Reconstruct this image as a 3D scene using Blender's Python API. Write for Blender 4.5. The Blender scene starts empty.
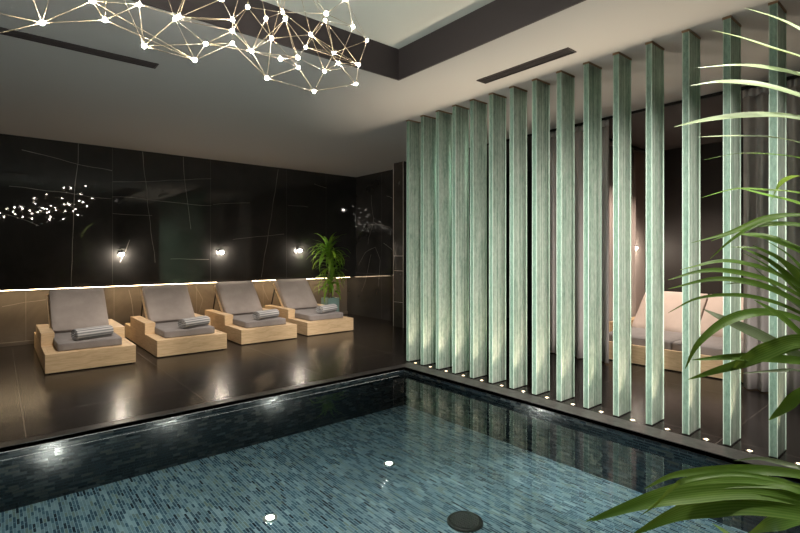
import bpy, bmesh, math, random
from mathutils import Vector, Matrix, noise as mnoise
random.seed(7)
S = bpy.context.scene
COL = S.collection
PI = math.pi
CEIL = 2.78

# ------------------------------------------------------------------ materials
def N(nt, kind, loc=(0, 0), **kw):
    n = nt.nodes.new(kind)
    n.location = loc
    for k, v in kw.items():
        setattr(n, k, v)
    return n

def mat(name, color=(.5, .5, .5), rough=.5, metal=0., spec=.5, emit=None, estr=0.):
    m = bpy.data.materials.new(name)
    m.use_nodes = True
    nt = m.node_tree
    b = nt.nodes['Principled BSDF']
    b.inputs['Base Color'].default_value = (*color, 1)
    b.inputs['Roughness'].default_value = rough
    b.inputs['Metallic'].default_value = metal
    b.inputs['Specular IOR Level'].default_value = spec
    if emit:
        b.inputs['Emission Color'].default_value = (*emit, 1)
        b.inputs['Emission Strength'].default_value = estr
    return m, nt, b

def math_n(nt, op, a=None, b=None):
    n = N(nt, 'ShaderNodeMath', operation=op)
    for i, v in enumerate((a, b)):
        if v is None: continue
        if isinstance(v, (int, float)): n.inputs[i].default_value = v
        else: nt.links.new(v, n.inputs[i])
    return n.outputs[0]

def ramp(nt, fac, stops):
    r = N(nt, 'ShaderNodeValToRGB')
    els = r.color_ramp.elements
    while len(els) < len(stops): els.new(.5)
    for e, (p, c) in zip(els, stops):
        e.position = p
        e.color = (*c, 1) if len(c) == 3 else c
    nt.links.new(fac, r.inputs[0])
    return r.outputs[0]

def obj_coord(nt, scale=(1, 1, 1), rot=(0, 0, 0), kind='Object'):
    tc = N(nt, 'ShaderNodeTexCoord')
    mp = N(nt, 'ShaderNodeMapping')
    mp.inputs['Scale'].default_value = scale
    mp.inputs['Rotation'].default_value = rot
    nt.links.new(tc.outputs[kind], mp.inputs[0])
    return mp.outputs[0]

def noise_n(nt, vec, scale=5, detail=4, rough=.55, dist=0):
    n = N(nt, 'ShaderNodeTexNoise')
    n.inputs['Scale'].default_value = scale
    n.inputs['Detail'].default_value = detail
    n.inputs['Roughness'].default_value = rough
    n.inputs['Distortion'].default_value = dist
    nt.links.new(vec, n.inputs['Vector'])
    return n.outputs['Fac']

def bump_n(nt, h, bsdf, strength=.3, dist=.01):
    b = N(nt, 'ShaderNodeBump')
    b.inputs['Strength'].default_value = strength
    b.inputs['Distance'].default_value = dist
    nt.links.new(h, b.inputs['Height'])
    nt.links.new(b.outputs[0], bsdf.inputs['Normal'])

def mixc(nt, fac, a, b, blend='MIX'):
    n = N(nt, 'ShaderNodeMix', data_type='RGBA', blend_type=blend)
    for sock, v in ((n.inputs[0], fac), (n.inputs[6], a), (n.inputs[7], b)):
        if isinstance(v, (int, float)): sock.default_value = v
        elif isinstance(v, tuple): sock.default_value = (*v, 1)
        else: nt.links.new(v, sock)
    return n.outputs[2]

def stone_mat(name, c0, c1, rough, spec, nscale=2.5, rvar=.1):
    m, nt, b = mat(name, c0, rough, 0, spec)
    v = obj_coord(nt)
    f = noise_n(nt, v, nscale, 6, .6, .6 if rvar else .1)
    nt.links.new(ramp(nt, f, [(.3, c0), (.75, c1)]), b.inputs['Base Color'])
    f2 = noise_n(nt, v, nscale * 3.1, 5, .6)
    r = N(nt, 'ShaderNodeMapRange')
    nt.links.new(f2, r.inputs[0])
    r.inputs[1].default_value = .3; r.inputs[2].default_value = .7
    r.inputs[3].default_value = max(.01, rough - rvar); r.inputs[4].default_value = rough + rvar
    nt.links.new(r.outputs[0], b.inputs['Roughness'])
    return m, nt, b

M = {}
M['wall'], _, _ = stone_mat('polished_black_stone', (.024, .0235, .023), (.048, .046, .044), .025, .6, 1.4, .012)
M['vein'], _, _ = mat('stone_vein', (.32, .30, .27), .15)
M['joint'], _, _ = mat('stone_joint', (.10, .095, .085), .3)
M['niche'], nt, b = stone_mat('niche_stone', (.095, .082, .068), (.185, .16, .132), .4, .4, 1.6, .06)
M['darkwall'], _, _ = stone_mat('honed_dark_stone', (.026, .023, .022), (.036, .032, .030), .5, .25, .8)

M['pale'], _, _ = mat('pale_edge_trim', (.72, .64, .60), .4)
M['pier'], _, _ = stone_mat('pier_stone', (.05, .045, .042), (.085, .076, .07), .2, .5, 2.0)
# deck floor: large dark slabs with thin joints
M['floor'], nt, b = stone_mat('dark_slate_floor', (.014, .0118, .011), (.022, .0185, .017),   .22, .20, 1.0, .0)
v = obj_coord(nt)
sep = N(nt, 'ShaderNodeSeparateXYZ'); nt.links.new(v, sep.inputs[0])
def line_mask(nt, sock, period, offset, w):
    a = math_n(nt, 'ADD', sock, offset)
    a = math_n(nt, 'DIVIDE', a, period)
    a = math_n(nt, 'FRACT', a)
    a = math_n(nt, 'SUBTRACT', a, .5)
    a = math_n(nt, 'ABSOLUTE', a)
    return math_n(nt, 'GREATER_THAN', a, .5 - w / period)
jm = math_n(nt, 'MAXIMUM', line_mask(nt, sep.outputs[0], 1.2, -.15 + 12, .0018), line_mask(nt, sep.outputs[1], 1.2, .12 + 12, .0016))
src = b.inputs['Base Color'].links[0].from_socket
nt.links.new(mixc(nt, jm, src, (.15, .13, .115)), b.inputs['Base Color'])

M['ceiling'], nt, b = mat('plaster_ceiling', (.45, .445, .44), .85)
bump_n(nt, noise_n(nt, obj_coord(nt), 30, 3), b, .05, .005)
M['coffer_top'], _, _ = mat('coffer_ceiling_paint', (.62, .64, .60), .85)
M['soffit'], _, _ = mat('dark_soffit', (.085, .077, .077), .7)
M['coffer_side'], _, _ = mat('dark_coffer_paint', (.052, .043, .046), .7)
M['coping'], _, _ = stone_mat('black_coping_stone', (.03, .028, .027), (.05, .046, .043), .35, .4, 3)
M['plinth'], _, _ = stone_mat('grey_coping_stone', (.035, .034, .033), (.075, .072, .068), .4, .4, 4)

def mosaic(name, swap, stops, rough, bw=.095, rh=.0235, bmp=.35):
    m, nt, b = mat(name, (.1, .2, .25), rough, 0, .6)
    tc = N(nt, 'ShaderNodeTexCoord')
    sp = N(nt, 'ShaderNodeSeparateXYZ'); nt.links.new(tc.outputs['Object'], sp.inputs[0])
    cb = N(nt, 'ShaderNodeCombineXYZ')
    nt.links.new(sp.outputs[swap[0]], cb.inputs[0]); nt.links.new(sp.outputs[swap[1]], cb.inputs[1])
    br = N(nt, 'ShaderNodeTexBrick', offset=.5, offset_frequency=2, squash=.72, squash_frequency=3)
    nt.links.new(cb.outputs[0], br.inputs['Vector'])
    br.inputs['Color1'].default_value = (0, 0, 0, 1); br.inputs['Color2'].default_value = (1, 1, 1, 1)
    br.inputs['Mortar'].default_value = (.5, .5, .5, 1)
    br.inputs['Scale'].default_value = 1; br.inputs['Mortar Size'].default_value = .0019
    br.inputs['Mortar Smooth'].default_value = .15
    br.inputs['Brick Width'].default_value = bw; br.inputs['Row Height'].default_value = rh
    col = ramp(nt, br.outputs['Color'], stops)
    pn = noise_n(nt, tc.outputs['Object'], 2.3, 4, .6)
    col = mixc(nt, .35, col, ramp(nt, pn, [(.3, (.25, .25, .25)), (.7, (.8, .8, .8))]), 'OVERLAY')
    mort = stops[-1][1]
    col = mixc(nt, br.outputs['Fac'], col, tuple(min(1, c * 1.1 + .01) for c in mort))
    nt.links.new(col, b.inputs['Base Color'])
    rg = ramp(nt, br.outputs['Color'], [(0, (rough * .7,) * 3), (1, (rough * 1.5,) * 3)])
    nt.links.new(rg, b.inputs['Roughness'])
    h = math_n(nt, 'SUBTRACT', math_n(nt, 'MULTIPLY', br.outputs['Color'], .6), br.outputs['Fac'])
    bump_n(nt, h, b, bmp, .004)
    return m
floor_stops = [(0, (.012, .028, .046)), (.15, (.036, .080, .120)), (.40, (.075, .145, .195)), (.62, (.10, .185, .235)), (.80, (.11, .145, .11)), (.86, (.12, .205, .25)), (1, (.28, .38, .43))]
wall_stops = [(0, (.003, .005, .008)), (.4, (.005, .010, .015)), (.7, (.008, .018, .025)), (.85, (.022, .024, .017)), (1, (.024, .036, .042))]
M['mosaic_floor'] = mosaic('blue_mosaic_floor', (1, 0), floor_stops, .25, .082, .0182)
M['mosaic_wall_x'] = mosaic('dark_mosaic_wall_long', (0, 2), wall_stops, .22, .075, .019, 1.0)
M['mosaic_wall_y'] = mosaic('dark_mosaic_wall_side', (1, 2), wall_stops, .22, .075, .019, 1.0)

# water: transparent below the Fresnel mirror
m = bpy.data.materials.new('pool_water'); m.use_nodes = True
nt = m.node_tree; nt.nodes.clear()
out = N(nt, 'ShaderNodeOutputMaterial'); mx = N(nt, 'ShaderNodeMixShader')
fr = N(nt, 'ShaderNodeFresnel'); fr.inputs[0].default_value = 1.33
tr = N(nt, 'ShaderNodeBsdfTransparent'); tr.inputs[0].default_value = (.86, .95, .96, 1)
gl = N(nt, 'ShaderNodeBsdfGlossy'); gl.inputs['Roughness'].default_value = .015
bp = N(nt, 'ShaderNodeBump'); bp.inputs['Strength'].default_value = .03; bp.inputs['Distance'].default_value = .01
nt.links.new(noise_n(nt, obj_coord(nt), 3.5, 2), bp.inputs['Height'])
nt.links.new(bp.outputs[0], gl.inputs['Normal'])
nt.links.new(fr.outputs[0], mx.inputs[0]); nt.links.new(tr.outputs[0], mx.inputs[1]); nt.links.new(gl.outputs[0], mx.inputs[2])
nt.links.new(mx.outputs[0], out.inputs[0])
M['water'] = m

# laminated glass fins
m = bpy.data.materials.new('laminated_green_glass'); m.use_nodes = True
nt = m.node_tree; nt.nodes.clear()
out = N(nt, 'ShaderNodeOutputMaterial')
tc = N(nt, 'ShaderNodeTexCoord'); oi = N(nt, 'ShaderNodeObjectInfo')
off = N(nt, 'ShaderNodeVectorMath', operation='ADD')
sc = N(nt, 'ShaderNodeVectorMath', operation='SCALE'); sc.inputs[0].default_value = (3, 7, 5)
nt.links.new(oi.outputs['Random'], sc.inputs['Scale'])
nt.links.new(tc.outputs['Object'], off.inputs[0]); nt.links.new(sc.outputs[0], off.inputs[1])
def mapped(s):
    mp = N(nt, 'ShaderNodeMapping'); mp.inputs['Scale'].default_value = s
    nt.links.new(off.outputs[0], mp.inputs[0]); return mp.outputs[0]
streak = noise_n(nt, mapped((110, 30, .35)), 1, 2, .5)
blot = noise_n(nt, mapped((14, 14, 3.2)), 1, 6, .7, 1.2)
spk = noise_n(nt, mapped((60, 60, 22)), 1, 3, .7)
f = math_n(nt, 'ADD', math_n(nt, 'MULTIPLY', streak, .5), math_n(nt, 'MULTIPLY', blot, .5))
body = ramp(nt, f, [(.36, (.34, .49, .41)), (.48, (.64, .77, .66)), (.60, (.88, .94, .85))])
geo = N(nt, 'ShaderNodeNewGeometry')
vt = N(nt, 'ShaderNodeVectorTransform', vector_type='NORMAL', convert_from='WORLD', convert_to='OBJECT')
nt.links.new(geo.outputs['Normal'], vt.inputs[0])
sn = N(nt, 'ShaderNodeSeparateXYZ'); nt.links.new(vt.outputs[0], sn.inputs[0])
facex = math_n(nt, 'GREATER_THAN', math_n(nt, 'ABSOLUTE', sn.outputs[0]), .9)
plate = ramp(nt, blot, [(.35, (.44, .72, .58)), (.6, (.58, .86, .71)), (.75, (.76, .93, .83))])
col = mixc(nt, facex, body, plate)
dif = N(nt, 'ShaderNodeBsdfDiffuse'); trl = N(nt, 'ShaderNodeBsdfTranslucent'); tra = N(nt, 'ShaderNodeBsdfTransparent')
glo = N(nt, 'ShaderNodeBsdfGlossy'); glo.inputs['Roughness'].default_value = .28
tra.inputs[0].default_value = (.62, .86, .74, 1)
nt.links.new(col, dif.inputs[0]); nt.links.new(col, trl.inputs[0])
m1 = N(nt, 'ShaderNodeMixShader'); m1.inputs[0].default_value = .5
nt.links.new(dif.outputs[0], m1.inputs[1]); nt.links.new(trl.outputs[0], m1.inputs[2])
m2 = N(nt, 'ShaderNodeMixShader')
tf = ramp(nt, math_n(nt, 'ADD', math_n(nt, 'MULTIPLY', spk, .5), math_n(nt, 'MULTIPLY', streak, .5)), [(.35, (.62,) * 3), (.6, (.30,) * 3)])
nt.links.new(tf, m2.inputs[0])
nt.links.new(m1.outputs[0], m2.inputs[1]); nt.links.new(tra.outputs[0], m2.inputs[2])
m3 = N(nt, 'ShaderNodeMixShader')
fr = N(nt, 'ShaderNodeFresnel'); fr.inputs[0].default_value = 1.45
nt.links.new(fr.outputs[0], m3.inputs[0]); nt.links.new(m2.outputs[0], m3.inputs[1]); nt.links.new(glo.outputs[0], m3.inputs[2])
bp = N(nt, 'ShaderNodeBump'); bp.inputs['Strength'].default_value = .25; bp.inputs['Distance'].default_value = .004
nt.links.new(f, bp.inputs['Height'])
for s_ in (dif, trl, glo): nt.links.new(bp.outputs[0], s_.inputs['Normal'])
nt.links.new(m3.outputs[0], out.inputs[0])
M['fin'] = m
M['fin_edge'], _, _ = mat('polished_glass_arris', (.66, .84, .72), .25)

M['wood'], nt, b = mat('pale_oak', (.62, .45, .27), .5)
g = noise_n(nt, obj_coord(nt, (2.2, 2.2, 26)), 2.2, 6, .6, 1.0)
nt.links.new(ramp(nt, g, [(.3, (.50, .345, .19)), (.55, (.66, .485, .295)), (.8, (.72, .55, .36))]), b.inputs['Base Color'])
bump_n(nt, g, b, .08, .004)

def fabric(name, c, amt=.12):
    m, nt, b = mat(name, c, .9, 0, .2)
    w = noise_n(nt, obj_coord(nt, (1, 1, 1)), 220, 2)
    l = noise_n(nt, obj_coord(nt), 7, 3)
    k = math_n(nt, 'ADD', math_n(nt, 'MULTIPLY', w, .5), math_n(nt, 'MULTIPLY', l, .5))
    nt.links.new(ramp(nt, k, [(.35, tuple(x * (1 - amt) for x in c)), (.65, tuple(x * (1 + amt) for x in c))]), b.inputs['Base Color'])
    bump_n(nt, w, b, .2, .002)
    b.inputs['Sheen Weight'].default_value = .15
    return m
M['cushion'] = fabric('taupe_cushion_fabric', (.36, .315, .29))
M['mattress'] = fabric('grey_mattress_fabric', (.235, .215, .21))
M['piping'] = fabric('dark_piping', (.09, .083, .08))
M['curtain'] = fabric('grey_brown_curtain', (.55, .50, .49), .08)
M['sheer'] = fabric('pinkish_pleated_curtain', (.44, .37, .34), .08)
M['daybed'] = fabric('blush_daybed_fabric', (.52, .43, .38), .06)

M['towel'], nt, b = mat('striped_towel', (.3, .3, .3), .95, 0, .1)
uv = N(nt, 'ShaderNodeTexCoord')
sp = N(nt, 'ShaderNodeSeparateXYZ'); nt.links.new(uv.outputs['UV'], sp.inputs[0])
fx = math_n(nt, 'FRACT', math_n(nt, 'MULTIPLY', sp.outputs[0], 34))
nt.links.new(ramp(nt, fx, [(.22, (.25, .25, .26)), (.40, (.62, .61, .60)), (.62, (.62, .61, .60)), (.80, (.25, .25, .26))]), b.inputs['Base Color'])
bump_n(nt, noise_n(nt, obj_coord(nt), 260, 2), b, .4, .003)

M['black_metal'], _, _ = mat('black_metal', (.02, .019, .018), .4, .6)
M['steel'], _, _ = mat('brushed_steel', (.55, .53, .50), .3, 1)
M['brass'], _, _ = mat('champagne_brass', (.34, .27, .17), .5, .3)
M['bronze'], _, _ = mat('bronze_bracket', (.30, .20, .12), .4, .7)
M['shoe'], _, _ = mat('dark_steel_shoe', (.05, .052, .05), .25, .8)

def emis(name, c, s):
    m, nt, b = mat(name, (1, 1, 1), .5, 0, .5, c, s)
    return m
M['bulb'] = emis('warm_bulb_glow', (1, .92, .79), 300)
M['sconce_glow'] = emis('sconce_glow', (1, .88, .72), 270)
M['led'] = emis('warm_led_strip', (1, .74, .45), 17)
M['edge_fill'] = emis('added_edge_glow', (1, .95, .85), .9)
M['spot_glow'] = emis('floor_spot_glow', (1, .66, .36), 7)
M['pool_glow'] = emis('pool_lamp_glow', (1, .97, .86), 900)
M['down_glow'] = emis('downlight_glow', (1, .88, .72), 10)

def leaf_mat(name, c0, c1, c2):
    m, nt, b = mat(name, c1, .38, 0, .45)
    v = obj_coord(nt)
    uvn = N(nt, 'ShaderNodeTexCoord')
    sp = N(nt, 'ShaderNodeSeparateXYZ'); nt.links.new(uvn.outputs['UV'], sp.inputs[0])
    st = math_n(nt, 'SINE', math_n(nt, 'MULTIPLY', sp.outputs[0], 46))
    st = math_n(nt, 'MULTIPLY', math_n(nt, 'ADD', st, 1), .5)
    n = noise_n(nt, v, 5, 3)
    k = math_n(nt, 'ADD', math_n(nt, 'MULTIPLY', st, .28), math_n(nt, 'MULTIPLY', n, .72))
    nt.links.new(ramp(nt, k, [(.25, c0), (.5, c1), (.75, c2)]), b.inputs['Base Color'])
    o = nt.nodes['Material Output']
    t = N(nt, 'ShaderNodeBsdfTranslucent')
    t.inputs[0].default_value = (c2[0] * 1.1, c2[1] * 1.1, c2[2] * .6, 1)
    mx = N(nt, 'ShaderNodeMixShader'); mx.inputs[0].default_value = .3
    nt.links.new(b.outputs[0], mx.inputs[1]); nt.links.new(t.outputs[0], mx.inputs[2]); nt.links.new(mx.outputs[0], o.inputs[0])
    return m
M['palm'] = leaf_mat('palm_leaf', (.045, .11, .014), (.082, .18, .022), (.19, .29, .065))
M['palm_pale'] = leaf_mat('pale_palm_leaf', (.10, .145, .072), (.145, .19, .105), (.21, .255, .165))
M['dracaena'] = leaf_mat('dracaena_leaf', (.06, .17, .02), (.16, .36, .04), (.36, .55, .10))
M['blush'], _, _ = mat('blush_plaster', (.40, .335, .305), .85)
M['stem'], _, _ = mat('plant_stem', (.20, .17, .08), .6)
M['rachis'], _, _ = mat('palm_stalk', (.24, .32, .08), .5)
M['soil'], _, _ = mat('dark_soil', (.02, .014, .01), .95)
M['teal_pot'], nt, b = mat('teal_glazed_pot', (.34, .52, .48), .15)
b.inputs['Transmission Weight'].default_value = .25
M['pot'], _, _ = mat('charcoal_pot', (.05, .05, .05), .5)

# ------------------------------------------------------------------ helpers
def link(o): COL.objects.link(o); return o

def obj(name, bm, mats, parent=None, smooth=False, loc=None):
    me = bpy.data.meshes.new(name)
    bmesh.ops.recalc_face_normals(bm, faces=bm.faces)
    if smooth:
        for f in bm.faces: f.smooth = True
    bm.to_mesh(me); bm.free()
    for m_ in (mats if isinstance(mats, (list, tuple)) else [mats]): me.materials.append(m_)
    o = link(bpy.data.objects.new(name, me))
    if parent: o.parent = parent
    if loc: o.location = loc
    return o

def tag(o, label, cat, group=None, kind=None):
    o['label'] = label; o['category'] = cat
    if group: o['group'] = group
    if kind: o['kind'] = kind
    return o

def thing(name, label, cat, loc=(0, 0, 0), rz=0, group=None):
    o = link(bpy.data.objects.new(name, None))
    o.empty_display_size = .1
    o.location = loc; o.rotation_euler = (0, 0, rz)
    return tag(o, label, cat, group)

def struct(name, bm, mats, label=None):
    o = obj(name, bm, mats); o['kind'] = 'structure'
    o['label'] = label or name.replace('_', ' ')
    o['category'] = name.split('_')[0]
    return o

def dup(root, label, loc, rz=None):
    r = root.copy(); COL.objects.link(r); r.location = loc; r['label'] = label
    if rz is not None: r.rotation_euler = (0, 0, rz)
    for ch in list(root.children):
        c = ch.copy(); COL.objects.link(c); c.parent = r
        for gch in list(ch.children):
            d = gch.copy(); COL.objects.link(d); d.parent = c
    return r

def box(bm, x0, x1, y0, y1, z0, z1, bevel=0, seg=2, mi=0):
    vs = [bm.verts.new((x, y, z)) for x in (x0, x1) for y in (y0, y1) for z in (z0, z1)]
    idx = [(0, 1, 3, 2), (4, 6, 7, 5), (0, 4, 5, 1), (2, 3, 7, 6), (0, 2, 6, 4), (1, 5, 7, 3)]
    fs = [bm.faces.new([vs[i] for i in q]) for q in idx]
    for f in fs: f.material_index = mi
    bmesh.ops.recalc_face_normals(bm, faces=fs)
    if bevel:
        es = list({e for f in fs for e in f.edges})
        bmesh.ops.bevel(bm, geom=es, offset=bevel, segments=seg, profile=.5, affect='EDGES')
    return vs

def bx(*a, **k):
    bm = bmesh.new(); box(bm, *a, **k); return bm

def pillow(w, d, h, r=.03, nx=10, ny=10, puff=.012):
    """soft cushion: width x, depth y, height z, origin at its bottom centre; welted seam edges"""
    bm = bmesh.new()
    box(bm, -w / 2, w / 2, -d / 2, d / 2, 0, h)
    bmesh.ops.subdivide_edges(bm, edges=bm.edges[:], cuts=7, use_grid_fill=True)
    for v in bm.verts:
        x, y, z = v.co
        u, q, s = 2 * x / w, 2 * y / d, 2 * z / h - 1
        hx, hy, hz = w / 2 - r, d / 2 - r, h / 2 - r
        c = Vector((max(-hx, min(hx, x)), max(-hy, min(hy, y)), max(-hz, min(hz, z - h / 2))))
        dlt = Vector((x, y, z - h / 2)) - c
        if dlt.length > 1e-6: dlt = dlt.normalized() * r
        p = c + dlt
        if abs(s) > .9: p.z += math.copysign(puff * max(0, 1 - u * u) * max(0, 1 - q * q), s)
        v.co = Vector((p.x, p.y, p.z + h / 2))
    zmin = min(v.co.z for v in bm.verts)
    for v in bm.verts:
        if v.co.z < .0: v.co.z = 0
    return bm

def tube(bm, pts, r, seg=8, cap=True, mi=0):
    pts = [Vector(p) for p in pts]
    rs = r if isinstance(r, (list, tuple)) else [r] * len(pts)
    rings = []
    up = Vector((0, 0, 1))
    for i, p in enumerate(pts):
        t = (pts[min(i + 1, len(pts) - 1)] - pts[max(i - 1, 0)]).normalized()
        a = t.cross(up)
        if a.length < 1e-3: a = t.cross(Vector((1, 0, 0)))
        a.normalize(); b_ = t.cross(a).normalized()
        rings.append([bm.verts.new(p + (a * math.cos(2 * PI * k / seg) + b_ * math.sin(2 * PI * k / seg)) * rs[i]) for k in range(seg)])
    for A, B in zip(rings, rings[1:]):
        for k in range(seg):
            f = bm.faces.new((A[k], A[(k + 1) % seg], B[(k + 1) % seg], B[k])); f.material_index = mi; f.smooth = True
    if cap:
        for R in (rings[0], rings[-1]):
            bm.faces.new(R).material_index = mi

def lathe(bm, prof, seg=24, c=(0, 0, 0), mi=0):
    rings = []
    for r, z in prof:
        if r < 1e-5: rings.append([bm.verts.new((c[0], c[1], c[2] + z))])
        else: rings.append([bm.verts.new((c[0] + r * math.cos(2 * PI * k / seg), c[1] + r * math.sin(2 * PI * k / seg), c[2] + z)) for k in range(seg)])
    for A, B in zip(rings, rings[1:]):
        for k in range(seg):
            q = (k + 1) % seg
            if len(A) == 1 and len(B) == 1: continue
            if len(A) == 1: f = bm.faces.new((A[0], B[k], B[q]))
            elif len(B) == 1: f = bm.faces.new((A[k], B[0], A[q]))
            else: f = bm.faces.new((A[k], B[k], B[q], A[q]))
            f.material_index = mi; f.smooth = True

def ball(bm, c, r, sub=2):
    res = bmesh.ops.create_icosphere(bm, subdivisions=sub, radius=r, matrix=Matrix.Translation(c))
    for v in res['verts']:
        for f in v.link_faces: f.smooth = True

# camera geometry (used to place things measured in the photograph)
CAM = Vector((0, 0, 1.25)); FPX = 480.; HZ = 253.
ca, sa = math.cos(math.radians(40)), math.sin(math.radians(40))
def at_depth(px, py, f):
    r = (px - 400) / FPX; u = (HZ - py) / FPX
    return Vector(((ca * r + sa) * f, (-sa * r + ca) * f, 1.25 + u * f))
def on_y(px, py, Y):
    r = (px - 400) / FPX
    return at_depth(px, py, Y / (-sa * r + ca))
def on_z(px, py, Z):
    return at_depth(px, py, (Z - 1.25) / ((HZ - py) / FPX))

# ------------------------------------------------------------------ the setting
PX0, PX1, PY0, PY1 = -1.5, 3.42, .35, 4.0       # pool opening
RX0, RX1, RY0 = -2.6, 7.55, -1.7                 # room
WY, NY = 8.0, 8.32                               # upper wall face, niche face
PF = -.42                                        # pool floor
WATER = -.058

bm = bmesh.new()
box(bm, RX0, RX1, PY1, NY, -.028, 0)
box(bm, PX1, RX1, RY0, PY1, -.028, 0)
box(bm, RX0, PX1, RY0, PY0, -.028, 0)
box(bm, RX0, PX0, PY0, PY1, -.028, 0)
struct('floor', bm, M['floor'], 'dark slate slab deck around the pool')

bm = bmesh.new()
t = .12
box(bm, PX0 - t, PX1 + .015 + t, PY0 - t, PY1 + .015 + t, PF - .1, PF, mi=0)
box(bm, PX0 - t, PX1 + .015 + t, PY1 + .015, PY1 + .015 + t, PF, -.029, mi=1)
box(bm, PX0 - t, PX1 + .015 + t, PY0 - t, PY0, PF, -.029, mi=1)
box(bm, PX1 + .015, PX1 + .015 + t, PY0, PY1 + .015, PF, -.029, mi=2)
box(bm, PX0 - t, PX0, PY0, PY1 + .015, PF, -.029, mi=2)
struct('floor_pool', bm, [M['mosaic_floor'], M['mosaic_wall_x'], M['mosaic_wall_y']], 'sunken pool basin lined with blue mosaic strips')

bm = bmesh.new()
vs = [bm.verts.new(p) for p in ((PX0, PY0, WATER), (PX1 + .014, PY0, WATER), (PX1 + .014, PY1 + .014, WATER), (PX0, PY1 + .014, WATER))]
bm.faces.new(vs)
wo = obj('pool_water', bm, M['water'])
if wo.data.polygons[0].normal.z < 0: wo.data.flip_normals()
tag(wo, 'still clear water filling the mosaic pool', 'water', kind='stuff')

# coping strips round the pool
bm = bx(RX0, PX1, PY1, PY1 + .10, -.027, .003)
struct('trim_1', bm, M['coping'], 'black stone coping along the far pool edge')
bm = bx(PX1, PX1 + .17, PY0, PY1 + .10, -.0285, .004)
struct('trim_2', bm, M['plinth'], 'grey stone coping in front of the glass fins')

# ceiling with its raised coffer
CX0, CX1, CY0, CY1, CH = -2.0, 2.73, -1.2, 3.27, 3.05
bm = bmesh.new()
box(bm, RX0, RX1, CY1, NY + .1, CEIL, CEIL + .1)
box(bm, CX1, RX1, RY0, CY1, CEIL, CEIL + .1)
box(bm, RX0, CX1, RY0, CY0, CEIL, CEIL + .1)
box(bm, RX0, CX0, CY0, CY1, CEIL, CEIL + .1)
struct('ceiling', bm, M['ceiling'], 'grey plaster ceiling')
bm = bx(CX0 - .02, CX1 + .02, CY0 - .02, CY1 + .02, CH, CH + .06)
struct('ceiling_coffer', bm, M['coffer_top'], 'raised pale panel of the ceiling recess')
bm = bmesh.new()
e = .015
box(bm, CX0, CX1, CY1 - e, CY1 + .001, CEIL - .001, CH)
box(bm, CX0, CX1, CY0 - .001, CY0 + e, CEIL - .001, CH)
box(bm, CX1 - e, CX1 + .001, CY0, CY1, CEIL - .001, CH)
box(bm, CX0 - .001, CX0 + e, CY0, CY1, CEIL - .001, CH)
struct('trim_3', bm, M['coffer_side'], 'dark sides of the ceiling recess')

bm = bx(5.30, RX1, RY0, 6.09, CEIL - .012, CEIL + .001)  # darker panel just below the plaster ceiling
struct('ceiling_cabana', bm, M['soffit'], 'dark ceiling over the cabana')

# back wall: polished slabs with pale veins and joints set into the face
def veins(bm, segs, to3, nrm, w, mi, wob=.0):
    for pts in segs:
        P = [to3(*p) for p in pts]
        Q = []
        for a, b_ in zip(P, P[1:]):
            n = max(2, int((b_ - a).length / .12))
            Q += [a.lerp(b_, i / n) for i in range(n)]
        Q.append(P[-1])
        if wob:
            Q = [q + mnoise.noise_vector(q * 3.1) * wob for q in Q]
        L = []
        for i, q in enumerate(Q):
            tt = (Q[min(i + 1, len(Q) - 1)] - Q[max(0, i - 1)]).normalized()
            sdir = tt.cross(nrm).normalized()
            ww = w * (.55 + .8 * abs(mnoise.noise(q * 4.7))) if wob else w
            q = q - nrm * (q.dot(nrm)) + nrm * PLANE
            L.append((bm.verts.new(q + sdir * ww), bm.verts.new(q - sdir * ww)))
        for (a, b_), (c, d) in zip(L, L[1:]):
            f = bm.faces.new((a, b_, d, c)); f.material_index = mi

WB = .775
bm = bmesh.new()
box(bm, RX0, 5.55, WY, NY + .1, WB, CEIL + .02)
PLANE = -(WY - .0012)
nb = Vector((0, -1, 0))
toY = lambda x, y: on_y(x, y, WY)
vs_ = [[(78, 143), (75, 200), (71, 287)], [(22, 150), (70, 162), (112, 171)], [(142, 149), (147, 198), (151, 231), (155, 262)],
       [(113, 182), (150, 181), (180, 180), (211, 179)], [(113, 197), (150, 200), (180, 203), (211, 206)], [(113, 214), (152, 216)],
       [(183, 156), (187, 200), (191, 229)], [(278, 170), (269, 229), (261, 277)], [(233, 240), (258, 236), (284, 234)],
       [(170, 259), (209, 259)], [(288, 205), (308, 207)], [(314, 184), (326, 188)], [(10, 186), (60, 192), (112, 199)],
       [(0, 212), (40, 226)], [(120, 262), (130, 240)], [(213, 205), (250, 203)]]
veins(bm, vs_, toY, nb, .0035, 1, .02)
joints = []
for px in (112.5, 210.5, 286.5, 326):
    X = on_y(px, 200, WY).x
    joints.append([(X, WB), (X, CEIL)])
for X in (-1.1,): joints.append([(X, WB), (X, CEIL)])
veins(bm, joints, lambda a, b_: Vector((a, WY, b_)), nb, .0018, 2)
struct('wall_back', bm, [M['wall'], M['vein'], M['joint']], 'polished black stone back wall with pale veins')
bm = bmesh.new()
box(bm, RX0, 5.55, NY, NY + .1, -.04, WB)
PLANE = -(NY - .0012)
veins(bm, [[(3, 307), (25, 302), (47, 300)], [(196, 286), (203, 300), (198, 318)], [(262, 285), (268, 300)], [(128, 290), (134, 325)]], lambda x, y: on_y(x, y, NY), nb, .004, 1, .03)
for X in (.30, 1.35, 2.55, 3.72):
    veins(bm, [[(X, .0), (X, WB)]], lambda a, b_: Vector((a, NY, b_)), nb, .002, 1)
struct('wall_niche', bm, [M['niche'], M['vein']], 'low stone wall washed by hidden warm light')
bm = bx(RX0, 5.55, NY - .03, NY, 0, .05, bevel=.003)
struct('baseboard_back', bm, M['niche'], 'low stone skirting under the lit wall')

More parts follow.
